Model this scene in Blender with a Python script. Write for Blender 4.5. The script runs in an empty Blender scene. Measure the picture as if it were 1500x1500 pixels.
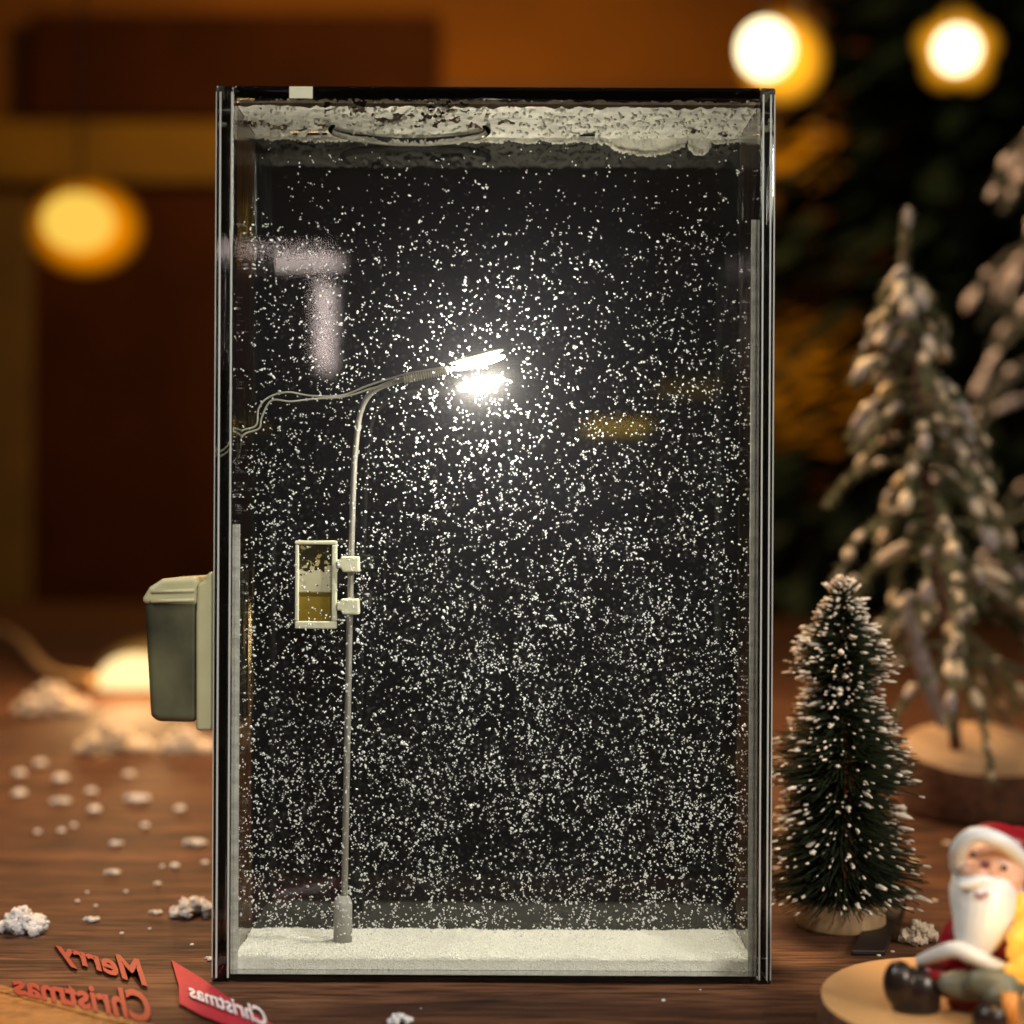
import bpy, bmesh, math, random
from mathutils import Vector, Matrix, noise
R = math.radians
scene = bpy.context.scene
C = scene.collection
rng = random.Random(7)

# ------------------------------------------------------------------ camera
F = 2250.0            # focal length in pixels of a 1500 px frame
CX, CY = 730.0, 790.0 # pixel the level camera looks at
H = 0.0954            # eye height over the table
cam_d = bpy.data.cameras.new('camera'); cam = bpy.data.objects.new('camera', cam_d); C.objects.link(cam)
cam_d.sensor_width = 36; cam_d.lens = 36 * F / 1500
cam_d.shift_x = 20 / 1500; cam_d.shift_y = 40 / 1500
cam.location = (0, 0, H); cam.rotation_mode = 'XYZ'
cam.matrix_world = Matrix.Translation((0, 0, H)) @ Matrix.Rotation(R(90), 4, 'X') @ Matrix.Rotation(R(0.28), 4, 'Z')
cam_d.clip_start = 0.01; cam_d.clip_end = 50
cam_d.dof.use_dof = True; cam_d.dof.focus_distance = 0.343
FOCAL_MM = cam_d.lens
cam_d.dof.aperture_fstop = (FOCAL_MM / 1000) / 0.0068
scene.camera = cam

# ------------------------------------------------------------------ world, exposure
w = bpy.data.worlds.new('World'); scene.world = w; w.use_nodes = True
w.node_tree.nodes['Background'].inputs[0].default_value = (0.9, 0.62, 0.42, 1)
w.node_tree.nodes['Background'].inputs[1].default_value = 0.035
scene.view_settings.view_transform = 'Standard'; scene.view_settings.look = 'None'
scene.view_settings.exposure = 0; scene.view_settings.gamma = 1; scene.view_settings.use_curve_mapping = False
scene.cycles.use_denoising = True
scene.cycles.max_bounces = 16; scene.cycles.transparent_max_bounces = 24
scene.cycles.glossy_bounces = 8; scene.cycles.transmission_bounces = 12
scene.cycles.sample_clamp_indirect = 6
scene.cycles.caustics_refractive = True; scene.cycles.blur_glossy = 0.3

def P(px, py, y):
    """the point at depth y that the pixel (px, py) of the 1500 px frame looks at"""
    return Vector(((px - CX) * y / F, y, H - (py - CY) * y / F))
def ground(px, py, h=0.0):
    y = (H - h) * F / (py - CY)
    return Vector(((px - CX) * y / F, y, h))

# ------------------------------------------------------------------ lamps (room lights and added fill spots)
def area(name, loc, target, sx, sy, power, col):
    d = bpy.data.lights.new(name, 'AREA'); d.shape = 'RECTANGLE'; d.size = sx; d.size_y = sy
    d.energy = power; d.color = col
    o = bpy.data.objects.new(name, d); C.objects.link(o); o.location = loc
    o.rotation_euler = (Vector(target) - Vector(loc)).to_track_quat('-Z', 'Y').to_euler()
    return o
area('room_light_upper_left', (-0.42, 0.02, 0.62), (0, 0.345, 0.08), 0.22, 0.22, 2.6, (1, 0.96, 0.88))
area('room_light_right', (0.62, 0.10, 0.42), (0, 0.345, 0.06), 0.25, 0.25, 2.2, (1, 0.90, 0.74))
area('warm_light_over_table', (-0.05, 0.72, 0.50), (0.12, 0.62, 0.04), 0.2, 0.2, 6.0, (1, 0.62, 0.30))
area('warm_light_on_wall', (-0.1, 1.75, 0.95), (-0.15, 2.6, 0.42), 0.3, 0.2, 6.2, (1, 0.60, 0.18))
def spot(name, loc, target, ang, power, col, size=.02):
    d = bpy.data.lights.new(name, 'SPOT'); d.energy = power; d.color = col; d.spot_size = R(ang); d.spot_blend = .6; d.shadow_soft_size = size
    o = bpy.data.objects.new(name, d); C.objects.link(o); o.location = loc
    o.rotation_euler = (Vector(target) - Vector(loc)).to_track_quat('-Z', 'Y').to_euler(); return o
spot('fill_spot', (0.10, -0.30, 0.72), (0, 0.345, 0.085), 18, 8, (1, .97, .90))  # unseen spot added to brighten the snow inside the box
spot('fill_spot_right', (0.46, -0.22, 0.34), (0, 0.345, 0.075), 20, 11.5, (1, .97, .92))  # unseen frontal spot, put in to lift the front of the snow bed
# a T of two tube lamps behind the photographer, and a small amber one: seen only as reflections in the box
def refl(name, px0, px1, py0, py1, Zv, rad, col):
    a = P(px0, py0, Zv); b = P(px1, py1, Zv)
    sx = abs(b.x - a.x); sz = abs(a.z - b.z)
    c = Vector(((a.x + b.x) / 2, 0.7206 - Zv, (a.z + b.z) / 2))
    return area(name, c, c + Vector((0, 1, 0)), sx, sz, rad * math.pi * sx * sz, col)
refl('tube_light_cross', 250, 497, 380, 392, 1.22, 11, (1, 0.80, 0.76))
refl('tube_light_stem', 468, 487, 420, 545, 1.225, 8.5, (1, 0.80, 0.76))
refl('amber_light', 855, 945, 622, 633, 1.0, 3.0, (1, 0.62, 0.05))
refl('amber_light_far', 960, 1050, 568, 575, 1.0, 0.9, (1, 0.62, 0.05))

# ------------------------------------------------------------------ helpers
def tag(o, label=None, cat=None, group=None, kind=None):
    if label: o['label'] = label
    if cat: o['category'] = cat
    if group: o['group'] = group
    if kind: o['kind'] = kind
    return o
def thing(name, label, cat, loc=(0, 0, 0), group=None):
    o = bpy.data.objects.new(name, None); C.objects.link(o); o.location = loc
    o.empty_display_size = 0.005
    return tag(o, label, cat, group)
class MB:
    def __init__(s): s.v = []; s.f = []; s.sm = []
    def add(s, vs, fs, smooth=True):
        n = len(s.v); s.v += [tuple(v) for v in vs]; s.f += [tuple(i + n for i in f) for f in fs]; s.sm += [smooth] * len(fs)
        return s
    def box(s, a, b):
        x0, y0, z0 = a; x1, y1, z1 = b
        return s.add([(x0,y0,z0),(x1,y0,z0),(x1,y1,z0),(x0,y1,z0),(x0,y0,z1),(x1,y0,z1),(x1,y1,z1),(x0,y1,z1)],
              [(0,3,2,1),(4,5,6,7),(0,1,5,4),(1,2,6,5),(2,3,7,6),(3,0,4,7)], False)
    def ball(s, c, r, rot=None, seg=12, ring=8, jit=0, rg=rng):
        c = Vector(c); r = Vector(r if hasattr(r, '__len__') else (r, r, r)); vs = []; fs = []
        for i in range(ring + 1):
            t = math.pi * i / ring
            for j in range(seg):
                p = 2 * math.pi * j / seg
                v = Vector((math.sin(t) * math.cos(p), math.sin(t) * math.sin(p), math.cos(t)))
                if jit: v *= 1 + jit * noise.noise(v * 2.3 + c * 900)
                v = Vector((v.x * r.x, v.y * r.y, v.z * r.z))
                if rot is not None: v = rot @ v
                vs.append(c + v)
        for i in range(ring):
            for j in range(seg):
                k = (j + 1) % seg
                fs.append((i*seg+j, (i+1)*seg+j, (i+1)*seg+k, i*seg+k))
        return s.add(vs, fs)
    def tube(s, pts, rad, seg=10, caps=True):
        pts = [Vector(p) for p in pts]; n = len(pts); rs = rad if hasattr(rad, '__len__') else [rad] * n
        vs = []; fs = []; up = None
        for i, p in enumerate(pts):
            d = (pts[min(i+1, n-1)] - pts[max(i-1, 0)]).normalized()
            if up is None: up = d.orthogonal().normalized()
            up = (up - d * up.dot(d)).normalized(); sd = d.cross(up)
            for j in range(seg):
                a = 2 * math.pi * j / seg; vs.append(p + (up * math.cos(a) + sd * math.sin(a)) * rs[i])
        for i in range(n - 1):
            for j in range(seg):
                k = (j + 1) % seg; fs.append((i*seg+j, i*seg+k, (i+1)*seg+k, (i+1)*seg+j))
        if caps: fs += [tuple(range(seg))[::-1], tuple((n-1)*seg + j for j in range(seg))]
        return s.add(vs, fs)
    def lathe(s, prof, c=(0, 0, 0), seg=32, wob=0, seed=0):
        c = Vector(c); vs = []; fs = []
        for r, z in prof:
            for j in range(seg):
                a = 2 * math.pi * j / seg
                k = 1 + wob * noise.noise(Vector((math.cos(a) * 1.6, math.sin(a) * 1.6, seed)))
                vs.append(c + Vector((r * k * math.cos(a), r * k * math.sin(a), z)))
        for i in range(len(prof) - 1):
            for j in range(seg):
                k = (j + 1) % seg; fs.append((i*seg+j, i*seg+k, (i+1)*seg+k, (i+1)*seg+j))
        return s.add(vs, fs)
    def build(s, name, mat, parent=None, bevel=0, bseg=2, autosmooth=False, sub=0, remesh=0):
        me = bpy.data.meshes.new(name); 
        org = Vector(parent_world(parent)) if parent else Vector((0, 0, 0))
        me.from_pydata([Vector(v) - org for v in s.v], [], s.f); me.update()
        me.polygons.foreach_set('use_smooth', s.sm)
        me.materials.append(mat)
        o = bpy.data.objects.new(name, me); C.objects.link(o)
        if parent: o.parent = parent
        if remesh:
            m = o.modifiers.new('remesh', 'REMESH'); m.mode = 'VOXEL'; m.voxel_size = remesh; m.use_smooth_shade = True
            m = o.modifiers.new('smooth', 'SMOOTH'); m.iterations = 5; m.factor = 0.5
        if bevel:
            m = o.modifiers.new('bevel', 'BEVEL'); m.width = bevel; m.segments = bseg; m.limit_method = 'ANGLE'; m.angle_limit = R(35)
        if sub:
            m = o.modifiers.new('sub', 'SUBSURF'); m.levels = sub; m.render_levels = sub
        return o
def parent_world(o):
    p = Vector((0, 0, 0))
    while o: p += o.location; o = o.parent
    return p
def prism(pts, y0, y1):
    """closed outline in x-z, extruded along y"""
    b = MB(); n = len(pts)
    b.add([(x, y0, z) for x, z in pts] + [(x, y1, z) for x, z in pts],
          [tuple(range(n))[::-1], tuple(range(n, 2 * n))] + [(i, (i+1) % n, n + (i+1) % n, n + i) for i in range(n)], False)
    return b
def spline(pts, n=12):
    pts = [Vector(p) for p in pts]; q = [pts[0]] + pts + [pts[-1]]; out = []
    for i in range(1, len(q) - 2):
        for k in range(n):
            t = k / n; a, b, c, d = q[i-1], q[i], q[i+1], q[i+2]
            out.append(0.5 * ((2*b) + (c-a)*t + (2*a-5*b+4*c-d)*t*t + (3*b-a-3*c+d)*t**3))
    return out + [pts[-1]]

# ------------------------------------------------------------------ materials
def mat(name, col, rough=0.5, metal=0.0, spec=0.5, var=0.0, scale=200, bump=0.0, bscale=None, emit=None, es=0, sss=0, col2=None, ior=None):
    m = bpy.data.materials.new(name); m.use_nodes = True; nt = m.node_tree; b = nt.nodes['Principled BSDF']
    b.inputs['Base Color'].default_value = (*col, 1); b.inputs['Roughness'].default_value = rough
    b.inputs['Metallic'].default_value = metal; b.inputs['Specular IOR Level'].default_value = spec
    if ior: b.inputs['IOR'].default_value = ior
    tc = nt.nodes.new('ShaderNodeTexCoord')
    if var or col2:
        n = nt.nodes.new('ShaderNodeTexNoise'); n.inputs['Scale'].default_value = scale; n.inputs['Detail'].default_value = 5
        nt.links.new(tc.outputs['Object'], n.inputs['Vector'])
        r = nt.nodes.new('ShaderNodeValToRGB'); r.color_ramp.elements[0].position = 0.35; r.color_ramp.elements[1].position = 0.65
        c2 = col2 or tuple(c * (1 - var) for c in col)
        r.color_ramp.elements[0].color = (*c2, 1); r.color_ramp.elements[1].color = (*col, 1)
        nt.links.new(n.outputs['Fac'], r.inputs['Fac']); nt.links.new(r.outputs['Color'], b.inputs['Base Color'])
    if bump:
        n = nt.nodes.new('ShaderNodeTexNoise'); n.inputs['Scale'].default_value = bscale or scale * 3; n.inputs['Detail'].default_value = 4
        nt.links.new(tc.outputs['Object'], n.inputs['Vector'])
        u = nt.nodes.new('ShaderNodeBump'); u.inputs['Strength'].default_value = bump; u.inputs['Distance'].default_value = 0.0004
        nt.links.new(n.outputs['Fac'], u.inputs['Height']); nt.links.new(u.outputs['Normal'], b.inputs['Normal'])
    if emit: b.inputs['Emission Color'].default_value = (*emit, 1); b.inputs['Emission Strength'].default_value = es
    if sss:
        b.inputs['Subsurface Weight'].default_value = sss; b.inputs['Subsurface Radius'].default_value = (1, .8, .6); b.inputs['Subsurface Scale'].default_value = 0.001
    return m
def emission(name, col, s):
    m = bpy.data.materials.new(name); m.use_nodes = True; nt = m.node_tree; nt.nodes.clear()
    e = nt.nodes.new('ShaderNodeEmission'); e.inputs[0].default_value = (*col, 1); e.inputs[1].default_value = s
    o = nt.nodes.new('ShaderNodeOutputMaterial'); nt.links.new(e.outputs[0], o.inputs[0]); return m
def clear_panel(name):
    """thin clear sheet: lets light straight through, mirrors a little"""
    m = bpy.data.materials.new(name); m.use_nodes = True; nt = m.node_tree; nt.nodes.clear(); N = nt.nodes.new; L = nt.links.new
    t = N('ShaderNodeBsdfTransparent'); t.inputs[0].default_value = (0.985, 0.99, 0.98, 1)
    g = N('ShaderNodeBsdfGlossy'); g.inputs['Roughness'].default_value = 0.015
    fr = N('ShaderNodeFresnel'); fr.inputs['IOR'].default_value = 1.28
    mx = N('ShaderNodeMixShader'); o = N('ShaderNodeOutputMaterial')
    L(fr.outputs[0], mx.inputs[0]); L(t.outputs[0], mx.inputs[1]); L(g.outputs[0], mx.inputs[2]); L(mx.outputs[0], o.inputs[0])
    return m
def glass(name, rough=0.0, ior=1.49, col=(1, 1, 1), bump=0.0):
    m = bpy.data.materials.new(name); m.use_nodes = True; nt = m.node_tree; b = nt.nodes['Principled BSDF']
    b.inputs['Base Color'].default_value = (*col, 1); b.inputs['Roughness'].default_value = rough
    b.inputs['Transmission Weight'].default_value = 1; b.inputs['IOR'].default_value = ior
    if bump:
        tc = nt.nodes.new('ShaderNodeTexCoord'); mp = nt.nodes.new('ShaderNodeMapping'); mp.inputs['Scale'].default_value = (900, 900, 25)
        n = nt.nodes.new('ShaderNodeTexNoise'); n.inputs['Scale'].default_value = 1; u = nt.nodes.new('ShaderNodeBump')
        u.inputs['Strength'].default_value = bump; u.inputs['Distance'].default_value = 0.0003
        nt.links.new(tc.outputs['Object'], mp.inputs[0]); nt.links.new(mp.outputs[0], n.inputs['Vector'])
        nt.links.new(n.outputs['Fac'], u.inputs['Height']); nt.links.new(u.outputs[0], b.inputs['Normal'])
    return m
def wood(name, dark, mid, light, sx, sy, rough=0.5, plank=0.0, bump=0.3, spec=.4, rot=0):
    m = bpy.data.materials.new(name); m.use_nodes = True; nt = m.node_tree; b = nt.nodes['Principled BSDF']; N = nt.nodes.new; L = nt.links.new
    tc = N('ShaderNodeTexCoord'); mp = N('ShaderNodeMapping'); mp.inputs['Scale'].default_value = (sx, sy, sy); mp.inputs['Rotation'].default_value = (0, 0, rot)
    L(tc.outputs['Object'], mp.inputs[0])
    n = N('ShaderNodeTexNoise'); n.inputs['Scale'].default_value = 1; n.inputs['Detail'].default_value = 9; n.inputs['Roughness'].default_value = 0.66; n.inputs['Distortion'].default_value = 1.2
    L(mp.outputs[0], n.inputs['Vector'])
    r = N('ShaderNodeValToRGB'); e = r.color_ramp.elements; e[0].position = .34; e[1].position = .72
    e[0].color = (*dark, 1); e[1].color = (*light, 1); k = e.new(.5); k.color = (*mid, 1)
    L(n.outputs['Fac'], r.inputs['Fac'])
    mp2 = N('ShaderNodeMapping'); mp2.inputs['Scale'].default_value = (sx * 7, sy * 8, sy * 8); mp2.inputs['Rotation'].default_value = (0, 0, rot); L(tc.outputs['Object'], mp2.inputs[0])
    n2 = N('ShaderNodeTexNoise'); n2.inputs['Scale'].default_value = 1; n2.inputs['Detail'].default_value = 3; L(mp2.outputs[0], n2.inputs['Vector'])
    mx = N('ShaderNodeMix'); mx.data_type = 'RGBA'; mx.blend_type = 'MULTIPLY'; mx.inputs[0].default_value = .85
    r2 = N('ShaderNodeValToRGB'); r2.color_ramp.elements[0].position = .38; r2.color_ramp.elements[1].position = .56; r2.color_ramp.elements[0].color = (.25, .2, .17, 1)
    L(n2.outputs['Fac'], r2.inputs['Fac']); L(r.outputs['Color'], mx.inputs[6]); L(r2.outputs['Color'], mx.inputs[7])
    out = mx.outputs[2]
    L(out, b.inputs['Base Color'])
    u = N('ShaderNodeBump'); u.inputs['Strength'].default_value = bump; u.inputs['Distance'].default_value = .0005
    L(n2.outputs['Fac'], u.inputs['Height']); L(u.outputs[0], b.inputs['Normal'])
    b.inputs['Roughness'].default_value = rough; b.inputs['Specular IOR Level'].default_value = spec
    return m
def ringed(name, light, ring, s=1400):
    m = bpy.data.materials.new(name); m.use_nodes = True; nt = m.node_tree; b = nt.nodes['Principled BSDF']; N = nt.nodes.new; L = nt.links.new
    tc = N('ShaderNodeTexCoord'); wv = N('ShaderNodeTexWave'); wv.wave_type = 'RINGS'; wv.rings_direction = 'Z'
    wv.inputs['Scale'].default_value = s; wv.inputs['Distortion'].default_value = 3; wv.inputs['Detail'].default_value = 3; wv.inputs['Detail Scale'].default_value = .3
    L(tc.outputs['Object'], wv.inputs['Vector']); r = N('ShaderNodeValToRGB'); r.color_ramp.elements[0].color = (*ring, 1); r.color_ramp.elements[1].color = (*light, 1)
    L(wv.outputs['Fac'], r.inputs['Fac']); L(r.outputs['Color'], b.inputs['Base Color']); b.inputs['Roughness'].default_value = .6
    return m

M = {}
M['snow'] = mat('fine_snow', (.93, .90, .78), .75, var=.12, scale=1500, bump=.7, bscale=2600, spec=.2)
M['grain'] = mat('snow_grain', (.92, .92, .90), .6, spec=.3)
M['frost'] = mat('packed_snow', (.90, .87, .74), .8, var=.35, scale=330, bump=.8, bscale=2200, spec=.2)
M['crumb'] = mat('fake_snow', (.88, .82, .78), .8, var=.08, scale=500, bump=.5, sss=.5)
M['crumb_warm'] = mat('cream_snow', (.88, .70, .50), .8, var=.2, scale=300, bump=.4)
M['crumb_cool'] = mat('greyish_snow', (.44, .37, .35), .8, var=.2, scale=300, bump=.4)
M['table'] = wood('dark_table_wood', (.034, .013, .007), (.105, .042, .019), (.22, .098, .044), 9, 75, rough=.68, spec=.2, rot=R(4))
M['front'] = clear_panel('clear_acrylic_sheet')
M['slab'] = glass('clear_acrylic_block', 0.02, 1.49, (.46, .49, .47), bump=.25)
M['slab_dark'] = glass('dark_acrylic_block', 0.02, 1.49, (.12, .12, .12))
M['metal'] = mat('pale_metal', (.50, .47, .40), .35, metal=.6)
M['wire'] = mat('bare_wire', (.62, .58, .48), .4, metal=.5)
M['post'] = mat('grey_plastic', (.42, .41, .36), .55, var=.15, scale=900)
M['cream'] = mat('cream_plastic', (.74, .71, .52), .38, var=.06, scale=400, sss=.3)
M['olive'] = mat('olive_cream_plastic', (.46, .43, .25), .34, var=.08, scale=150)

# ------------------------------------------------------------------ setting: table, wall
tb = MB().box((-1.6, 0.285, -0.03), (1.6, 2.25, 0)); tag(tb.build('table', M['table']), kind='structure')
wallm = mat('amber_wall', (.26, .085, .001), .9, var=.35, scale=3)
wd = 2.65
b = MB(); a = P(-900, -500, wd); c = P(2400, 1200, wd); b.box((a.x, wd, c.z), (c.x, wd + .05, a.z)); tag(b.build('back_wall', wallm), kind='structure')
fl = MB().box((-6, -1, -0.75), (6, 3, -0.72)); tag(fl.build('floor', mat('dark_floor', (.05, .02, .01), .6, var=.3, scale=3)), kind='structure')
dk = mat('dark_door_wood', (.055, .013, .0), .7, var=.3, scale=6, spec=.1)
cab = thing('cabinet', 'dark brown cabinet with two blurred door panels behind the left half', 'cabinet', (P(190, 560, 2.6).x, 2.6, -.72))
b = MB(); a = P(-700, 285, 2.6); c = P(420, 905, 2.6); b.box((a.x, 2.575, c.z), (c.x, 2.62, a.z)); b.build('door', dk, cab, .004)
b = MB(); a = P(45, 28, 2.6); c = P(640, 178, 2.6); b.box((a.x, 2.575, c.z), (c.x, 2.62, a.z)); b.build('door', dk, cab, .004)
b = MB(); a = P(640, 130, 2.6); c = P(1150, 905, 2.6); b.box((a.x, 2.585, c.z), (c.x, 2.62, a.z)); b.build('side_panel', mat('brown_door_wood', (.10, .035, .004), .6, var=.3, scale=6), cab, .004)
b = MB(); a = P(-700, 178, 2.55); c = P(640, 270, 2.55); b.box((a.x, 2.55, c.z), (c.x, 2.62, a.z)); b.build('rail', mat('ochre_rail', (.24, .115, .0), .8, var=.3, scale=8), cab, .006)
b = MB(); a = P(-40, 285, 2.55); c = P(42, 905, 2.55); b.box((a.x, 2.555, c.z), (c.x, 2.575, a.z)); b.build('stile', mat('ochre_stile', (.14, .07, .003), .6, var=.3, scale=8), cab, .004)
b = MB(); b.box((P(-700, 0, 2.6).x, 2.585, -.72), (P(1150, 0, 2.6).x, 2.62, P(0, 905, 2.6).z - .001)); b.build('plinth', dk, cab)

# ------------------------------------------------------------------ the clear box
Y0, Y1, Y2 = 0.330, 0.3335, 0.3603       # front of box, inside of front sheet, face of back panel
S = Y0 / F
XL, XR = (313 - CX) * S, (1133 - CX) * S
ZT = H - (127 - CY) * S; ZB = 0.0
TL, TR, TT, TBt = 27 * S, 22 * S, 18 * S, 0.0017
xl, xr, zt, zb = XL + TL, XR - TR, ZT - TT, ZB + TBt
case = thing('display_case', 'tall clear acrylic box with black back panel full of floating white snow', 'display box', ((XL + XR) / 2, Y0, 0))
e = .00008
MB().box((xl + e, Y0, zb + e), (xr - e, Y1, zt - e)).build('front_panel', M['front'], case)
MB().box((XL, Y0 - .0002, ZB), (xl, Y2 - e, ZT)).build('side_panel', M['slab'], case, .0005, 3)
MB().box((xr, Y0 - .0002, ZB), (XR, Y2 - e, ZT)).build('side_panel', M['slab'], case, .0005, 3)
MB().box((xl + e, Y0 - .0001, zt), (xr - e, Y2 - e, ZT)).build('top_panel', M['slab_dark'], case, .0004, 3)
MB().box((xl + e, Y0 - .0001, ZB + .0001), (xr - e, Y2 - e, zb)).build('bottom_panel', M['slab'], case, .0003, 3)
bk = bpy.data.materials.new('black_gloss_back'); bk.use_nodes = True; nt = bk.node_tree; pb = nt.nodes['Principled BSDF']
pb.inputs['Base Color'].default_value = (.006, .006, .007, 1); pb.inputs['Roughness'].default_value = .03; pb.inputs['IOR'].default_value = 1.85
gl = nt.nodes.new('ShaderNodeBsdfGlossy'); gl.inputs['Roughness'].default_value = .30; gl.inputs[0].default_value = (1, .98, .98, 1)
mx = nt.nodes.new('ShaderNodeMixShader'); mx.inputs[0].default_value = .0055
nt.links.new(pb.outputs[0], mx.inputs[1]); nt.links.new(gl.outputs[0], mx.inputs[2]); nt.links.new(mx.outputs[0], nt.nodes['Material Output'].inputs[0])
MB().box((XL, Y2, ZB), (XR, Y2 + .003, ZT)).build('back_panel', bk, case, .0004, 2)
# thin pale strips painting the bright refraction lines along the acrylic edges
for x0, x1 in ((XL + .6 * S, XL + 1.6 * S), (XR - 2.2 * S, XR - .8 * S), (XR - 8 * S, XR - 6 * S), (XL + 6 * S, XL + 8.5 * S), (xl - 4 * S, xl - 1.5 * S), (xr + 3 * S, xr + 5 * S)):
    MB().box((x0, Y0 - .00035, .001), (x1, Y0 - .00018, ZT - .0015)).build('edge_glint', mat('pale_edge_glint', (.5, .5, .46), .3), case)
streak = mat('milky_streak', (.62, .60, .52), .5, var=.35, scale=700, bump=.6)  # cream strips stand in for snow refracted in the box corners
MB().box((P(1099, 0, Y1).x, Y1 + .0001, P(0, 1428, Y1).z), (xr - .0001, Y1 + .0007, P(0, 320, Y1).z)).build('corner_streak', streak, case)
MB().box((xl + .0001, Y1 + .0001, P(0, 1428, Y1).z), (P(351, 0, Y1).x, Y1 + .0007, P(0, 770, Y1).z)).build('corner_streak', streak, case)
# small cream block on the front edge of the top sheet
pa = P(438, 131, Y0); MB().box((P(421, 0, Y0).x, Y0 - .0004, P(0, 146, Y0).z), (P(455, 0, Y0).x, Y0 - .00015, P(0, 129, Y0).z)).build('cream_block', M['cream'], case)

# battery housing on the left flank of the box
def pz(px, py, y=Y0): v = P(px, py, y); return (v.x, v.z)
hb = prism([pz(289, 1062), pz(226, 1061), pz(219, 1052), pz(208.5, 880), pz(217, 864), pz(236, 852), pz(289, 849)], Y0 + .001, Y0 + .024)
hous = hb.build('battery_housing', mat('shaded_olive_plastic', (.12, .115, .062), .35, col2=(.022, .022, .016), scale=48), case, .0016, 5)  # body colour darkened to paint the shading on the housing front
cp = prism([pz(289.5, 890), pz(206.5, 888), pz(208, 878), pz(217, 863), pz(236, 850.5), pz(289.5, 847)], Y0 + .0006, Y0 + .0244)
cp.build('housing_lit_top', M['olive'], hous, .0012, 4)  # upper section of the body, coloured pale as its lit top
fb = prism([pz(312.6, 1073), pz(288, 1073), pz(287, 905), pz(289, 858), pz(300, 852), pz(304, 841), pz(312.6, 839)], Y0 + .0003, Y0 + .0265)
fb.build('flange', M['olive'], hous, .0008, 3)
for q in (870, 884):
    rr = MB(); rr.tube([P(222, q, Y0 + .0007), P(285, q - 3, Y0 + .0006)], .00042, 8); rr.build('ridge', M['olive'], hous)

# ------------------------------------------------------------------ snow inside the box
hs = 0.0039
bpx = P(505, 1385, .346).x
def bed():
    b = MB(); nx, ny = 620, 130; vs = []; fs = []
    for j in range(ny + 1):
        for i in range(nx + 1):
            x = xl + .0001 + (xr - xl - .0002) * i / nx; y = Y1 + .00012 + (Y2 - Y1 - .0003) * j / ny
            z = hs + .0009 * math.exp(-((x - bpx) ** 2 + (y - .346) ** 2) / .0045 ** 2) + .0006 * noise.noise(Vector((x * 90, y * 90, 1))) + .00028 * noise.noise(Vector((x * 420, y * 420, 4))) + rng.uniform(-.00019, .00019)
            if i in (0, nx): z += .0004
            if j in (0, ny): z = hs + .00028 * noise.noise(Vector((x * 420, 0, 4))) + rng.uniform(-.0002, .0002)
            vs.append((x + rng.uniform(-.00006, .00006) * (0 < i < nx), y, z))
    W = nx + 1
    for j in range(ny):
        for i in range(nx): fs.append((j*W+i, j*W+i+1, (j+1)*W+i+1, (j+1)*W+i))
    # front face seen through the front sheet
    n0 = len(vs); nz = 18
    for k in range(1, nz + 1):
        for i in range(W):
            x = vs[i][0]; z = vs[i][2] + (zb + .0001 - vs[i][2]) * k / nz
            vs.append((x, Y1 + .00012 + rng.uniform(0, .00016), z))
    def idx(k, i): return i if k == 0 else n0 + (k - 1) * W + i
    for k in range(nz):
        for i in range(nx): fs.append((idx(k, i), idx(k+1, i), idx(k+1, i+1), idx(k, i+1)))
    b.add(vs, fs, False)
    return b
tag(bed().build('snow_bed', M['snow']), 'cream white granular snow layer covering the bottom of the box', 'snow', kind='stuff')

ICO = []; bmi = bmesh.new(); bmesh.ops.create_icosphere(bmi, subdivisions=1, radius=1); ICO = ([v.co.copy() for v in bmi.verts], [tuple(v.index for v in f.verts) for f in bmi.faces]); bmi.free()
def grain(b, c, r, rg=rng):
    rot = Matrix.Rotation(rg.uniform(0, 6.3), 3, 'Y') @ Matrix.Rotation(rg.uniform(-1, 1), 3, 'X')
    sc = Vector((r * rg.uniform(.8, 1.0), r * rg.uniform(.6, 1), r * rg.choice((.9, 1, 1.1, 1.5, 1.9))))
    b.add([Vector(c) + rot @ Vector((v.x * sc.x, v.y * sc.y, v.z * sc.z)) * rg.uniform(.85, 1.1) for v in ICO[0]], ICO[1])
fb = MB(); rg = random.Random(3); n = 0
while n < 16800:
    py = rg.uniform(196, 1375); px = rg.uniform(340, 1120)
    u = (py - 196) / 1170
    dens = min(1, .10 + .5 * u ** .55 + .65 * u * u) 
    if py < 330: dens *= .30 + .4 * (py - 196) / 134
    dens *= .72 + .7 * noise.noise(Vector((px / 55, py / 55, 2))) + .4 * max(0, 1 - math.hypot(px - 480, py - 340) / 90) * (rg.random() < .3)
    if rg.random() > dens: continue
    y = rg.uniform(Y1 + .0006, Y2 - .0006) if rg.random() < .75 else Y1 + rg.uniform(.0004, .002)
    p = P(px, py, y)
    if p.x < xl + .0005 or p.x > xr - .0005 or p.z > zt - .001 or p.z < hs + .0003: continue
    grain(fb, p, min(.00042, .000182 * math.exp(rg.gauss(0, .26))), rg); n += 1
    if rg.random() < .22:      # grains that cling together
        d = Vector((rg.uniform(-1, 1), 0, rg.uniform(-1, 1))).normalized() * .0005
        grain(fb, p + d, rg.uniform(.00012, .00019), rg); n += 1
tag(fb.build('floating_snow', M['grain']), 'thousands of tiny white grains drifting in the clear box', 'snow', kind='stuff')

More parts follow.
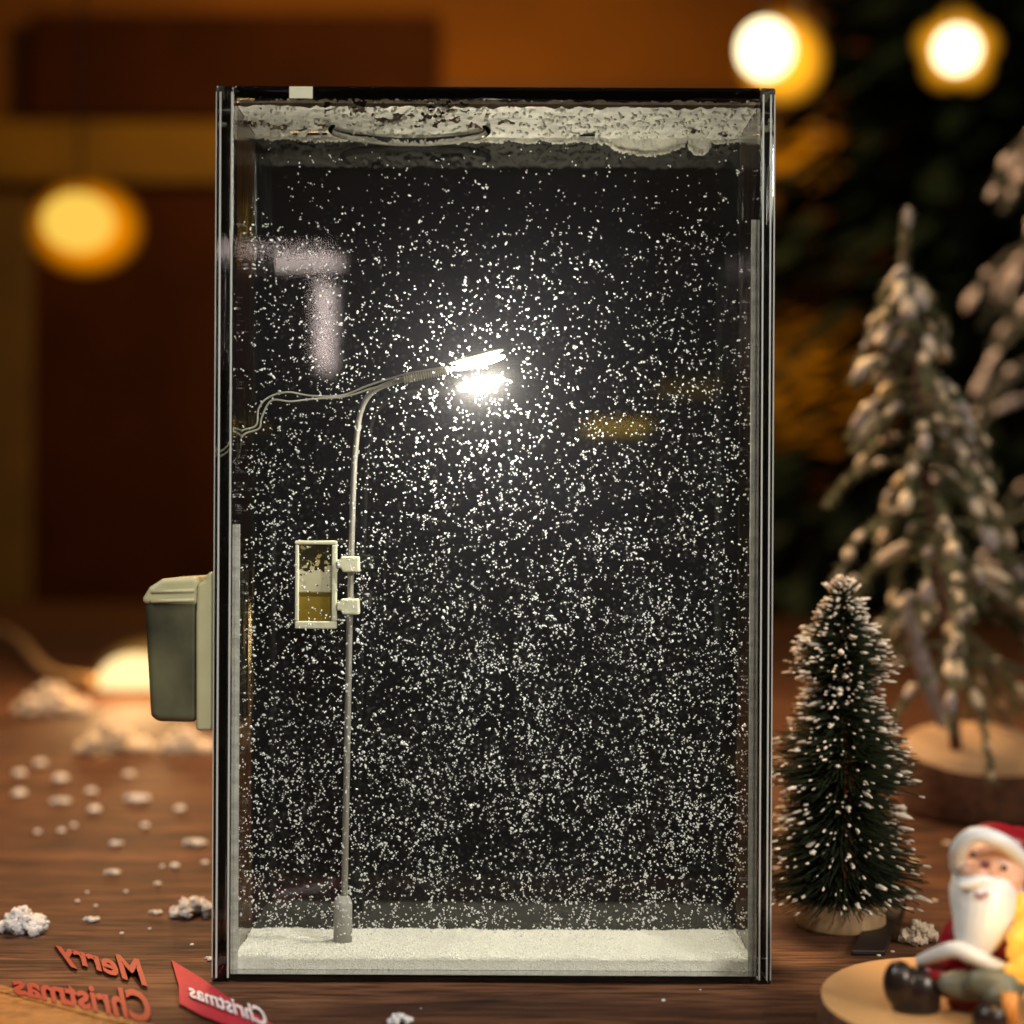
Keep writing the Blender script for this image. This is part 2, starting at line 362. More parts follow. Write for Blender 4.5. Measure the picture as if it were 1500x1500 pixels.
# snow stuck under the lid, ragged towards the back, with gaps and cracks
def hole(px, d):
    n1 = noise.noise(Vector((px / 15, d * 6, 7))) + .28 * noise.noise(Vector((px / 4, d * 18, 7)))
    n2 = noise.noise(Vector((px / 40, d * 5, 9)))
    v = 0
    for (cx, wx, dd) in ((400, 60, .62), (365, 25, .6), (600, 150, .40), (745, 34, .5), (1010, 30, .75), (1050, 22, .8), (450, 50, .8), (650, 90, .15), (520, 60, .1), (860, 40, .85), (690, 40, .6)):
        v = max(v, 1 - math.hypot((px - cx) / wx, (d - dd) / .33))
    return n1 + n2 * .5 + v * 1.05 > .80
def lidsnow():
    b = MB(); nx, ny = 520, 60; W = nx + 1; vs = []; fs = []
    for j in range(ny + 1):
        for i in range(W):
            x = xl + .0001 + (xr - xl - .0002) * i / nx; t = j / ny; y = Y1 + .0002 + (Y2 - Y1 - .0004) * t
            z = zt - .0005 - .0004 * abs(noise.noise(Vector((x * 200, y * 200, 3)))) - .0010 * (1 - t) ** 8 * abs(noise.noise(Vector((x * 300, 1, 3)))) + rng.uniform(-.0001, .0001)
            vs.append((x, y, z))
    for j in range(ny):
        for i in range(nx):
            px = CX + vs[j*W+i][0] * F / vs[j*W+i][1]
            if not hole(px, j / ny): fs.append((j*W+i, (j+1)*W+i, (j+1)*W+i+1, j*W+i+1))
    b.add(vs, fs, True)
    # crust clinging to the top of the back panel, ragged along its lower edge
    def low(px):
        v = 207 + 5 * noise.noise(Vector((px / 26, 0, 1))) + 3.5 * noise.noise(Vector((px / 7, 0, 1))) + 2 * noise.noise(Vector((px / 2.5, 0, 1)))
        if px < 440: v -= 3
        if 884 < px < 1002: v = max(v, 205 + 21 * math.sin((px - 884) / 118 * math.pi) ** .55 + 4 * noise.noise(Vector((px / 6, 0, 1))))
        if abs(px - 1022) < 17: v = 208 + math.sqrt(max(0, 17 ** 2 - (px - 1022) ** 2))
        return v
    n0 = 760; cv = []; cf = []; nk = 9
    for i in range(n0 + 1):
        px = 353 + (1106 - 353) * i / n0
        for k in range(nk + 1):
            py = 199 + (low(px) - 199) * k / nk
            yy = Y2 - .0009 + .0006 * (k / nk) ** 3 + .0002 * noise.noise(Vector((px / 5, py / 5, 4)))
            cv.append(P(px + rng.uniform(-.3, .3), py, yy))
    for i in range(n0):
        for k in range(nk): j = i * (nk + 1) + k; cf.append((j, j + 1, j + nk + 2, j + nk + 1))
    b.add(cv, cf, True)
    for k in range(1500):
        px = rng.uniform(356, 1102); py = low(px) - abs(rng.gauss(0, 2.5)) + 1
        grain(b, P(px, py, Y2 - rng.uniform(.0003, .0010)), rng.uniform(.00018, .00034))
    for k in range(500):
        px = rng.uniform(352, 1106); t = rng.random(); y = Y1 + .0006 + t * .024
        grain(b, ((px - CX) * y / F, y, zt - .0009), rng.uniform(.0003, .0006))
    return b
tag(lidsnow().build('ceiling_snow', M['frost']), 'cream crust of snow stuck under the lid with dark cracks', 'snow', kind='stuff')

# flattened air bubble under the lid
bub = MB(); pc = P(597, 172, .3475); pts = []
for k in range(49):
    a = -.35 + (math.pi + .7) * k / 48; pts.append((pc.x + .0178 * math.cos(a), .3475 + .0102 * math.sin(a), zt - .0021 + .0001 * math.sin(3 * a)))
bub.tube(pts, [.0003 + .0007 * math.sin(math.pi * i / 48) ** .5 for i in range(49)], 10)
tag(bub.build('air_bubble', glass('bubble_wall', 0, 1.45)), 'long oval air bubble pressed flat under the snowy lid', 'bubble')

# ------------------------------------------------------------------ the street lamp inside
YP = .346
bp = P(505, 1385, YP)
lamp = thing('street_lamp', 'tiny lit street lamp with thin curved pole standing in the snow', 'street lamp', (bp.x, YP, hs - .001))
bz = P(505, 1322, YP).z
MB().lathe([(0, hs - .001), (.0021, hs - .001), (.0021, bz - .0002), (.0020, bz), (.0016, bz + .0010), (.0011, bz + .0014), (0, bz + .0014)], (bp.x, YP, 0), 20).build('base', M['post'], lamp)
pole_px = [(507, 1330, .346), (510, 1100, .346), (513, 900, .346), (517, 720, .346), (521, 650, .346), (528, 603, .3458), (545, 575, .345), (580, 559, .343), (620, 549, .340), (662, 540, .3375)]
pp = spline([P(*q) for q in pole_px]); nn = len(pp)
MB().tube(pp, [.00075 - .0002 * i / nn for i in range(nn)], 12).build('pole', M['metal'], lamp)
# head: metal shade above, glowing strip below
h0 = P(655, 540, .3372); h1 = P(736, 519, .3362); ax = (h1 - h0).normalized(); L_ = (h1 - h0).length; mid = (h0 + h1) / 2
rotm = Matrix((ax, Vector((0, 1, 0)), ax.cross(Vector((0, 1, 0))))).transposed()
hm = MB(); hm.ball(mid + Vector((0, .0003, .0011)), (L_ * .50, .0010, .0007), rotm, 20, 10); hm.build('lamp_shade', M['metal'], lamp)
gm = MB(); gm.ball(mid + Vector((.0008, 0, -.0003)), (L_ * .46, .0012, .00080), rotm, 20, 10); gm.build('bulb', emission('warm_white_led', (1, .93, .80), 2000), lamp)
lpd = None #.new('lamp_light', 'POINT'); lpd.energy = .42; lpd.color = (1, .90, .70); lpd.shadow_soft_size = .002
lpo = None #('lamp_light', lpd); C.objects.link(lpo); lpo.location = mid + Vector((.001, .0035, -.0035))
# two thin wires twisted along the arm and out through the left flank
def wire(off, rad=.00022):
    q = [(322, 668, .342), (338, 656, .342), (352, 634, .342), (374, 625, .342), (378, 600 + off, .342), (392, 584, .342), (420, 576 + off, .342), (455, 581, .343), (500, 580 - off * .3, .344), (540, 565, .344), (575, 554 + off * .3, .3428), (605, 546 + off * .3, .340), (655, 538, .3372)]
    pts = spline([P(a + off * .5, b_ + off * .5, y) for a, b_, y in q], 10); return MB().tube(pts, rad, 8)
wire(0).build('wire', M['wire'], lamp); wire(9).build('wire', M['wire'], lamp)
coil = MB(); pts = []
for k in range(220):
    t = k / 219; c = P(590 + 66 * t, 557 - 15 * t, .3405 - .003 * t); pts.append(c + Vector((0, .0008 * math.cos(t * 120), .0009 * math.sin(t * 120))))
coil.tube(pts, .00013, 5); coil.build('wire_coil', M['wire'], lamp)

# ------------------------------------------------------------------ sign board clipped to the pole
YS = .3445
sg = thing('sign_board', 'small cream framed picture sign clipped to the lamp pole', 'sign', P(462, 922, YS))
def spz(px, py): return pz(px, py, YS)
fr = MB()
def fbar(x0, y0, x1, y1): 
    a = P(x0, y0, YS); c = P(x1, y1, YS); fr.box((a.x, YS - .0008, c.z), (c.x, YS + .0008, a.z))
fbar(433, 793, 494, 799); fbar(433, 911, 494, 922); fbar(433, 799.2, 438.5, 910.8); fbar(486.5, 799.2, 494, 910.8)
fr.build('frame', M['cream'], sg, .00025, 2)
pic = bpy.data.materials.new('gold_picture'); pic.use_nodes = True; nt = pic.node_tree; N = nt.nodes.new; Lk = nt.links.new; pbs = nt.nodes['Principled BSDF']
tc = N('ShaderNodeTexCoord'); sp = N('ShaderNodeSeparateXYZ'); Lk(tc.outputs['Generated'], sp.inputs[0])
r = N('ShaderNodeValToRGB'); el = r.color_ramp.elements; r.color_ramp.interpolation = 'LINEAR'
el[0].position = 0; el[0].color = (.20, .13, .012, 1); el[1].position = 1; el[1].color = (.45, .36, .14, 1)
for p_, c_ in ((.31, (.25, .17, .02)), (.325, (.10, .06, .006)), (.37, (.12, .08, .01)), (.39, (.55, .50, .32)), (.62, (.62, .56, .38)), (.75, (.5, .4, .16))):
    k = el.new(p_); k.color = (*c_, 1)
Lk(sp.outputs[2], r.inputs[0])
nz = N('ShaderNodeTexNoise'); nz.inputs['Scale'].default_value = 900; nz.inputs['Detail'].default_value = 6; Lk(tc.outputs['Object'], nz.inputs['Vector'])
md = N('ShaderNodeMapRange'); md.inputs[1].default_value = .52; md.inputs[2].default_value = .78; Lk(sp.outputs[2], md.inputs[0])
ad = N('ShaderNodeMath'); ad.operation = 'ADD'; Lk(nz.outputs['Fac'], ad.inputs[0]); ad2 = N('ShaderNodeMath'); ad2.operation = 'MULTIPLY'; Lk(md.outputs[0], ad2.inputs[0]); ad2.inputs[1].default_value = .28; Lk(ad2.outputs[0], ad.inputs[1])
th = N('ShaderNodeMapRange'); th.inputs[1].default_value = .66; th.inputs[2].default_value = .70; Lk(ad.outputs[0], th.inputs[0])
mc = N('ShaderNodeMix'); mc.data_type = 'RGBA'; Lk(th.outputs[0], mc.inputs[0]); Lk(r.outputs[0], mc.inputs[6]); mc.inputs[7].default_value = (.03, .022, .008, 1)
Lk(mc.outputs[2], pbs.inputs['Base Color']); pbs.inputs['Roughness'].default_value = .35
a = P(438.6, 799.3, YS); c = P(486.4, 910.7, YS); MB().box((a.x, YS - .0002, c.z), (c.x, YS + .0004, a.z)).build('picture', pic, sg)
for cy in (828, 890):
    cb = prism([pz(494.2, cy - 7, YS), pz(500, cy - 8, YS), pz(500, cy - 12, YS), pz(526, cy - 12, YS), pz(527, cy + 11, YS), pz(503, cy + 11, YS), pz(500, cy + 5, YS), pz(494.2, cy + 5, YS)], YS - .0012, YS + .0026)
    cb.build('clip', M['cream'], sg, .0004, 3)

# ------------------------------------------------------------------ lettering and ribbon flat on the table (mirror-written, as in the photo)
def text_mesh(s, shear=0.0, bold=.02):
    cu = bpy.data.curves.new('t', 'FONT'); cu.body = s; cu.size = 1; cu.offset = bold; cu.shear = shear; cu.resolution_u = 3; cu.align_x = 'LEFT'
    o = bpy.data.objects.new('t', cu); C.objects.link(o)
    me = bpy.data.meshes.new_from_object(o.evaluated_get(bpy.context.evaluated_depsgraph_get()))
    vs = [v.co.copy() for v in me.vertices]; fs = [tuple(p.vertices) for p in me.polygons]
    bpy.data.objects.remove(o); bpy.data.curves.remove(cu); bpy.data.meshes.remove(me)
    x0 = min(v.x for v in vs); x1 = max(v.x for v in vs)
    return [((v.x - x0) / (x1 - x0), v.y) for v in vs], fs
def lay(s, quad, h0, h1, shear=0, bold=.02):
    """quad: pixels of the text's start-baseline, end-baseline, and the rise vectors there (cap height .7)"""
    A, B, ua, ub = [Vector(q) for q in quad]; vs2, fs = text_mesh(s, shear, bold)
    px = [A.lerp(B, u) + ua.lerp(ub, u) * (v / .7) for u, v in vs2]
    n = len(px); vs = [ground(p.x, p.y, h1) for p in px] + [ground(p.x, p.y, h0) for p in px]
    # edge walls
    cnt = {}
    for f in fs:
        for i in range(len(f)): 
            e_ = (f[i], f[(i+1) % len(f)]); cnt[e_] = 1
    side = [(e_[0], e_[1], e_[1] + n, e_[0] + n) for e_ in cnt if (e_[1], e_[0]) not in cnt]
    return MB().add(vs, [tuple(f) for f in fs] + [tuple(i + n for i in f[::-1]) for f in fs] + side, False)
red = mat('red_lacquer', (.27, .010, .006), .5)
lt = thing('wooden_lettering', 'flat red mirror-written Merry Christmas lettering on the table', 'lettering', ground(150, 1450))
lay('Merry', ((219, 1446), (84, 1403), (-8, -37), (0, -22)), .0, .0008, .12, .03).build('upper_word', red, lt)
lay('Christmas', ((226, 1500), (22, 1457), (-6, -45), (0, -26)), .0, .0008, .12, .03).build('lower_word', red, lt)
rb = thing('ribbon', 'red ribbon strip with white mirror-written Christmas beside the box corner', 'ribbon', ground(330, 1460))
ro = [(254, 1408), (300, 1436), (345, 1468), (420, 1512), (360, 1512), (300, 1490), (266, 1472), (265, 1445)]
bt = MB(); k = len(ro); bt.add([ground(x, y, .0007) for x, y in ro] + [ground(x, y, .0001) for x, y in ro],
    [tuple(range(k)), tuple(range(k, 2*k))[::-1]] + [(i, (i+1) % k, k + (i+1) % k, k + i) for i in range(k)], False)
bt.build('strip', mat('red_felt', (.42, .015, .03), .7, var=.15, scale=800, bump=.3), rb)
lay('Christmas', ((396, 1505), (281, 1461), (-6, -26), (-2, -19)), .00085, .00125, .1, .02).build('word', mat('white_print', (.75, .65, .66), .6), rb)

# ------------------------------------------------------------------ snow crumbs on the table
def clump_mesh(name, seed, k, m):
    r_ = random.Random(seed); b = MB()
    for i in range(1 if k == 1 else 14 if k == 5 else 60 if k == 14 else 120):
        c = Vector((r_.gauss(0, .38), r_.gauss(0, .28), 0)) if k > 1 else Vector((0, 0, .5))
        if k > 1: c.x = max(-.85, min(.85, c.x)); c.z = .12 + r_.random() * .62 * math.exp(-c.length_squared * 2) * (1 + .5 * noise.noise(Vector((c.x * 4, seed, 0))))
        rr = r_.uniform(.09, .24) * (1.5 if k == 5 else 1) if k > 1 else .7
        b.ball(c, (rr, rr * r_.uniform(.7, 1), rr * r_.uniform(.6, .9)), Matrix.Rotation(r_.uniform(0, 3), 3, 'Z'), 12, 8, .45 if k == 1 else .95)
    me = bpy.data.meshes.new(name); me.from_pydata([v for v in b.v], [], b.f); me.polygons.foreach_set('use_smooth', [True] * len(b.f)); me.materials.append(m); return me
CL = {(k, m): clump_mesh('snow_clump', 10 * k + i, k, M[m]) for i, m in enumerate(('crumb', 'crumb_warm', 'crumb_cool')) for k in (1, 5, 14, 30)}
def clump(px, py, wpx, k, label, group=None, m='crumb', name='snow_clump', tall=.6):
    p = ground(px, py); o = bpy.data.objects.new(name, CL[(k, m)]); C.objects.link(o); s = wpx * p.y / F / 2
    o.location = p; o.scale = (s, s, s * tall * (1.6 if k > 5 else .9)); o.rotation_euler = (0, 0, rng.uniform(-.5, .5)); tag(o, label, 'snow clump' if k > 1 else 'snow crumb', group)
clump(35, 1368, 84, 30, 'large white snow clump at the left edge of the table')
clump(135, 1352, 32, 5, 'small two-lobed white snow clump right of the large one')
clump(229, 1341, 28, 5, 'flat little snow sliver left of the box foot')
clump(290, 1343, 74, 14, 'wide snow clump touching the lower left flank of the box')
clump(310, 1408, 24, 5, 'snow lump against the bottom left corner of the box')
clump(590, 1499, 38, 14, 'ragged white snow clump in front of the box at the frame edge')
clump(165, 1283, 30, 5, 'narrow snow bit lying alone mid table left of the box')
clump(285, 1240, 44, 5, 'wide blurred snow bit just left of the box')
clump(170, 1240, 26, 5, 'blurred round snow bit left of the widest one')
clump(200, 1176, 48, 5, 'blurred elongated snow bit below the battery housing')
clump(88, 1180, 38, 5, 'round blurred pale snow bit far left on the table')
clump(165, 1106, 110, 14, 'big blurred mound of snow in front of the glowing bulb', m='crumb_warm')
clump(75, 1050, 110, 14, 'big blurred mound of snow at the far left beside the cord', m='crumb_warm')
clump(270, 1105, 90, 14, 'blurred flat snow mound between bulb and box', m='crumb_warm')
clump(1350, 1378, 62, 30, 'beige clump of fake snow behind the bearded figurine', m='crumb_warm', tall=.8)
G = 'loose snow crumbs on the table'
CR = {(116, 1324): 'sharp tiny snow crumb up and left of the two-lobed clump', (143, 1331): 'sharp tiny snow crumb directly above the two-lobed clump', (181, 1371): 'sharp white crumb right of and below the two-lobed clump',
 (222, 1364): 'sharp white crumb just under the flat snow sliver', (284, 1387): 'small white crumb between wide clump and box corner lump', (187, 1310): 'small soft crumb below the lone narrow snow bit',
 (130, 1311): 'faint tiny crumb, topmost above the two-lobed clump', (233, 1299): 'oval snow crumb right of and below the lone narrow bit', (258, 1273): 'plump snow crumb under the wide blurred bit near the box',
 (302, 1268): 'snow crumb tight against the left flank of the box', (240, 1273): 'fainter snow crumb touching the left side of a plump one', (57, 1224): 'leftmost of a row of three soft crumbs far left',
 (92, 1222): 'middle crumb of a row of three soft crumbs far left', (110, 1214): 'right crumb of a row of three soft crumbs far left', (30, 1170): 'large soft crumb near the left frame edge beside the round blurred bit',
 (140, 1192): 'large soft crumb right of the round blurred snow bit', (135, 1165): 'soft crumb between the round blurred bit and the big mound', (90, 1148): 'very soft large crumb above the round blurred snow bit',
 (214, 1214): 'soft crumb between the blurred elongated bit and the wide bit', (30, 1140): 'blurred crumb high at the left frame edge', (265, 1190): 'soft crumb between the elongated snow bit and the box',
 (60, 1125): 'blurred crumb below the far left snow mound', (190, 1140): 'blurred crumb in front of the mound at the glowing bulb', (975, 1465): 'single bright crumb in front of the box, right half',
 (1029, 1449): 'speck of snow at the front foot of the box near its right end', (620, 1478): 'speck of snow right of the ragged clump before the box', (295, 1335): 'small crumb perched beside the wide clump at the box flank'}
for px, py, w_ in ((116, 1324, 11), (143, 1331, 10), (181, 1371, 11), (222, 1364, 9), (284, 1387, 10), (187, 1310, 11), (130, 1311, 9), (233, 1299, 17), (258, 1273, 22), (302, 1268, 18), (240, 1273, 12),
                   (57, 1224, 17), (92, 1222, 18), (110, 1214, 16), (30, 1170, 34), (140, 1192, 30), (135, 1165, 26), (90, 1148, 36), (214, 1214, 20), (30, 1140, 30), (265, 1190, 26), (60, 1125, 30), (190, 1140, 26), (975, 1465, 9), (1029, 1449, 5), (620, 1478, 4), (295, 1335, 8)):
    clump(px, py, w_, 1, CR[(px, py)], G, name='snow_crumb')
CR2 = {(1340, 1262): 'large warm crumb between bristle tree and the figurine hat', (1390, 1235): 'warm crumb just under the log slice of the thin fir', (1312, 1305): 'warm crumb half behind the lower bristles of the toy tree',
 (1372, 1318): 'small warm crumb touching the figurine beard side', (1325, 1322): 'small warm crumb above the dark flat slab', (1290, 1398): 'tiny crumb in front of the dark flat slab',
 (1335, 1330): 'warm crumb on the left of the beige clump', (1310, 1392): 'tiny crumb right of the dark flat slab near the log slice'}
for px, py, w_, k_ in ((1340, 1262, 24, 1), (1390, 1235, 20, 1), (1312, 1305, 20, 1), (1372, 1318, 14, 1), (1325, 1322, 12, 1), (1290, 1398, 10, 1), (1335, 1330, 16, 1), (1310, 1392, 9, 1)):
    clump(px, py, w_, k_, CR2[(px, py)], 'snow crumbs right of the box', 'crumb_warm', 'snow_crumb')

# ------------------------------------------------------------------ string lights
cordm = mat('tan_cord', (.55, .32, .13), .7)
cd = MB().tube(spline([P(-160, 800, 1.1), ground(-60, 900, .018), ground(20, 935, .012), ground(70, 985, .006), ground(140, 1000, .006)]), .0035, 8)
tag(cd.build('light_cord', cordm), 'tan string light cord running in from the left edge', 'cord')
def halo_glow(name, col, s):
    """painted soft halo: shells that add a little light each and let the rest through"""
    m = bpy.data.materials.new(name); m.use_nodes = True; nt = m.node_tree; nt.nodes.clear(); N = nt.nodes.new
    e = N('ShaderNodeEmission'); e.inputs[0].default_value = (*col, 1); e.inputs[1].default_value = s; t = N('ShaderNodeBsdfTransparent')
    a = N('ShaderNodeAddShader'); o = N('ShaderNodeOutputMaterial'); nt.links.new(e.outputs[0], a.inputs[0]); nt.links.new(t.outputs[0], a.inputs[1]); nt.links.new(a.outputs[0], o.inputs[0]); return m
def bulb(px, py, y, rx, rz, col, s, label, halo=None, hs_=0, petals=0, rest=False, off=(0, 0)):
    p = P(px, py, y); k = y / F
    t = thing('string_light', label, 'string light', p)
    b = MB(); b.ball(p, (rx * k, rx * k * .8, rz * k), None, 24, 16); b.build('bulb', emission('bulb_glow', col, s), t)
    if halo:
        b = MB(); q = P(px + off[0], py + off[1], y + 70 * k)
        if petals:
            for i in range(petals):
                a = 2 * math.pi * i / petals + math.pi / 2
                for f_ in [1.1 - .11 * i for i in range(8)]: b.ball(q + Vector((math.cos(a), 0, math.sin(a))) * 32 * k, (33 * k * f_, 6 * k, 33 * k * f_), None, 20, 10)
        else:
            for f_ in [.85 + .085 * i for i in range(11)]: b.ball(q, (rx * f_ * k, 14 * k, rz * f_ * k), None, 24, 16)
        b.build('halo_shells', halo_glow('amber_halo', halo, hs_ * (.062 if not petals else .085)), t)  # see-through glowing shells paint the soft halo around the bulb
    if not rest:
        MB().tube([p + Vector((0, .01, rz * k)), p + Vector((0, .012, .7))], .002, 6).build('cord', mat('dark_cord', (.03, .02, .01), .7), t)
    return t
bulb(1118, 70, 1.5, 40, 42, (1, .88, .50), 3.2, 'round glowing string bulb above the right end of the box', (1, .40, .015), 1.25, off=(24, 14))
bulb(1398, 70, 1.5, 33, 34, (1, .88, .50), 3.2, 'glowing bulb with a flower-shaped amber halo at the top right', (1, .40, .015), .75, petals=5)
bulb(112, 328, 1.5, 52, 43, (1, .62, .09), 1.0, 'large amber glowing bulb hanging left of the box', (1, .30, .0), .8, off=(12, 8))
lb = bulb(200, 1002, .98, 56, 42, (1, .72, .32), 1.6, 'bright bulb lying on the table behind the battery housing', rest=True, halo=(1, .5, .1), hs_=.5, off=(26, 4))
pl = bpy.data.lights.new('bulb_light', 'POINT'); pl.energy = .75; pl.color = (1, .6, .25); pl.shadow_soft_size = .02
po = bpy.data.objects.new('bulb_light', pl); C.objects.link(po); po.location = P(195, 935, .90)

# ------------------------------------------------------------------ trees
def lathe_disc(name, parent, c, r, h, side, top, seed, wob=.05, slope=0):
    def slant(b_):
        b_.v = [(x, y, z + slope * (y - c[1]) * max(0, z / h - .4) / .6) for x, y, z in b_.v]; return b_
    b = MB(); b.lathe([(0, 0), (r * .97, 0), (r, h * .12), (r * 1.01, h * .6), (r * .985, h * .97)], c, 48, wob, seed); o = slant(b).build('bark', side, parent)
    b = MB(); b.lathe([(r * .985, h * .97), (r * .95, h), (r * .5, h * 1.002), (0.0001, h * 1.002)], c, 48, wob, seed); o2 = slant(b).build('cut_face', top, parent)
    return o, o2
bark = mat('bark', (.16, .06, .025), .85, var=.5, scale=300, bump=1)
cut = ringed('cut_wood', (.62, .36, .15), (.52, .28, .11), 700)
cutd = ringed('cut_wood_dull', (.55, .36, .20), (.47, .28, .15), 700)

# near bottle-brush tree
TY = .381; tx = (1234 - CX) * TY / F; ztop = P(0, 852, TY).z
t1 = thing('bottle_brush_tree', 'small dark green bottle brush tree with white tipped bristles beside the box', 'toy tree', (tx, TY, 0))
b = MB(); b.lathe([(0, 0), (.0106, 0), (.0110, .0006), (.0108, .0058), (.0104, .0064), (0, .0064)], (tx, TY, 0), 40, .02, 3); b.build('wooden_base', mat('base_wood', (.56, .36, .18), .55, var=.2, scale=260), t1, autosmooth=True)
MB().tube([(tx, TY, .005), (tx, TY, ztop - .001)], .0008, 6).build('trunk', mat('twisted_wire', (.05, .04, .025), .6), t1)
br = MB(); tips = MB(); rg = random.Random(5)
zb0 = P(0, 1318, TY).z
def prof(u):   # u from bottom (0) to top (1): tiered outline in px at TY
    pts = [(0, 104), (.04, 126), (.14, 116), (.26, 90), (.32, 86), (.35, 118), (.42, 110), (.52, 84), (.60, 64), (.66, 54), (.69, 84), (.75, 72), (.84, 48), (.93, 26), (1, 6)]
    for (a, ra), (b_, rb_) in zip(pts, pts[1:]):
        if u <= b_: return ra + (rb_ - ra) * (u - a) / (b_ - a)
    return 12
for i in range(8200):
    u = rg.random() ** 1.15; L0 = prof(u) * TY / F * rg.uniform(.55, 1.04); a = rg.uniform(0, 6.2832)
    z0 = zb0 + (ztop - zb0) * u + .001; dz = L0 * (.30 * u + rg.uniform(-.20, .10) + (0.5 if u > .93 else 0))
    base = Vector((tx, TY, z0 + L0 * .15)); tip = Vector((tx + math.cos(a) * L0, TY + math.sin(a) * L0, z0 + dz))
    d = (tip - base); sd = d.orthogonal().normalized() * .00016; s2 = d.cross(sd).normalized() * .00016
    m_ = base + d * .45
    br.add([m_ + sd, m_ - sd * .5 + s2, m_ - sd * .5 - s2, tip + sd * .55, tip - sd * .3 + s2 * .55, tip - sd * .3 - s2 * .55], [(0, 1, 4, 3), (1, 2, 5, 4), (2, 0, 3, 5), (3, 4, 5)])
    if L0 > prof(u) * TY / F * .78 and rg.random() < (.15 + .24 * u):
        r_ = rg.uniform(.00018, .00042) * (1.9 if rg.random() < .10 else 1); rot = d.to_track_quat('Z', 'Y').to_matrix()
        tips.ball(tip - d.normalized() * r_, (r_, r_ * rg.uniform(.6, 1), r_ * rg.uniform(1.3, 4)), rot, 8, 6, .7)
# dense dark core
for i in range(3500):
    u = rg.random(); L0 = prof(u) * TY / F * rg.uniform(.15, .6); a = rg.uniform(0, 6.2832); z0 = zb0 + (ztop - zb0) * u + .001
    base = Vector((tx, TY, z0)); tip = Vector((tx + math.cos(a) * L0, TY + math.sin(a) * L0, z0 + rg.uniform(-.1, .3) * L0)); d = tip - base; sd = Vector((-math.sin(a), math.cos(a), 0)) * .0003
    br.add([base, tip + sd, tip - sd + Vector((0, 0, .0004))], [(0, 1, 2)])
br.build('bristles', mat('dark_green_bristle', (.017, .024, .008), .6, spec=.2), t1)
tips.build('snow_tips', mat('white_flock', (.88, .76, .62), .7, spec=.2), t1)

# snowy fir on a log slice
def fir(name, label, y, trunkpx, span, lens, nbr, seed, snowm, needlem, trunk_r=.0022, needle_n=34, snow_p=.55):
    rg = random.Random(seed); k = y / F; tp = spline([P(a, b_, y) for a, b_ in trunkpx], 10)
    t = thing(name, label, 'toy tree', (tp[0].x, y, 0))
    MB().tube(tp, [trunk_r * (1 - .85 * i / len(tp)) for i in range(len(tp))], 8).build('trunk', mat('red_brown_stem', (.11, .035, .018), .8, var=.3, scale=300), t)
    nb = MB()
    for i in range(nbr):
        u = (i + rg.random()) / nbr; idx = span[0] + (span[1] - span[0]) * u; p0 = tp[min(len(tp) - 1, int(idx * (len(tp) - 1)))]
        Lb = (lens[0] + (lens[1] - lens[0]) * u) * k * rg.uniform(.7, 1.1); a = rg.uniform(0, 6.2832)
        dirv = Vector((math.cos(a), math.sin(a), 0)); dr = rg.uniform(.35, .8) if y < .7 else rg.uniform(.3, .9)
        bp_ = [p0, p0 + dirv * Lb * .4 + Vector((0, 0, -.05 * Lb)), p0 + dirv * Lb * .75 + Vector((0, 0, -dr * .45 * Lb)), p0 + dirv * Lb * .95 + Vector((0, 0, -dr * Lb))]
        cur = spline(bp_, 7); nb.tube(cur, [.0006] * len(cur), 5)
        for j in range(3, len(cur)):
            for q in range(needle_n // 2):
                v = Vector((rg.gauss(0, 1), rg.gauss(0, 1), rg.gauss(0, 1))).normalized(); tip = cur[j] + v * rg.uniform(.0018, .0046) + (cur[j] - cur[j-1]) * .6
                sd = v.orthogonal().normalized() * .00042; nb.add([cur[j] + sd, cur[j] - sd, tip], [(0, 1, 2)])
            if rg.random() < snow_p * .42 and j > 6:
                rr = rg.uniform(.0009, .0023) * k / (0.54 / F) ; rot = (cur[j] - cur[j-1]).to_track_quat('Z', 'Y').to_matrix()
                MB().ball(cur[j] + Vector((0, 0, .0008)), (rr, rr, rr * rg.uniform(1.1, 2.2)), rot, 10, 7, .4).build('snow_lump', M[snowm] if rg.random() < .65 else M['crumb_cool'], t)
    # leader shoot
    for j in range(int(len(tp) * span[1]), len(tp)):
        for q in range(needle_n):
            v = Vector((rg.gauss(0, 1), rg.gauss(0, 1), rg.gauss(0, 1) + .8)).normalized(); tip = tp[j] + v * .0032; sd = v.orthogonal().normalized() * .0003
            nb.add([tp[j] + sd, tp[j] - sd, tip], [(0, 1, 2)])
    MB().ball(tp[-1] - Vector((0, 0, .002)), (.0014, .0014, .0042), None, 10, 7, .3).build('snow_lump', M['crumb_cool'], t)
    nb.build('needles', needlem, t)
    return t
needle = mat('grey_green_needles', (.15, .15, .075), .8, var=.3, scale=200)
FY = .535; FH = P(0, 1092, FY).z
t2 = fir('snowy_fir', 'thin drooping fir with cream snow lumps on a log slice', FY, [(1402, 1095), (1392, 980), (1375, 830), (1352, 650), (1332, 470), (1322, 390), (1328, 308)], (.17, .82), (245, 20), 100, 21, 'crumb_warm', needle)
b = MB(); dc = ((1442 - CX) * FY / F, FY + .002, 0)
lathe_disc('base', t2, dc, .0275, FH, bark, cutd, 4, slope=.22)
b = MB(); b.tube(spline([P(1328, 880, FY - .006), P(1340, 930, FY - .008), P(1360, 1000, FY - .009), P(1378, 1052, FY - .008)]), [.0012, .0030, .0034, .0032, .0030, .0026] + [.0024] * 31, 10) if False else None
hp = spline([P(1326, 878, FY - .006), P(1342, 935, FY - .008), P(1362, 1000, FY - .009), P(1382, 1062, FY - .008)]); b = MB().tube(hp, [.0016 + .0014 * math.sin(math.pi * i / (len(hp) - 1)) for i in range(len(hp))], 10); b.build('frosted_branch', M['crumb_cool'], t2)
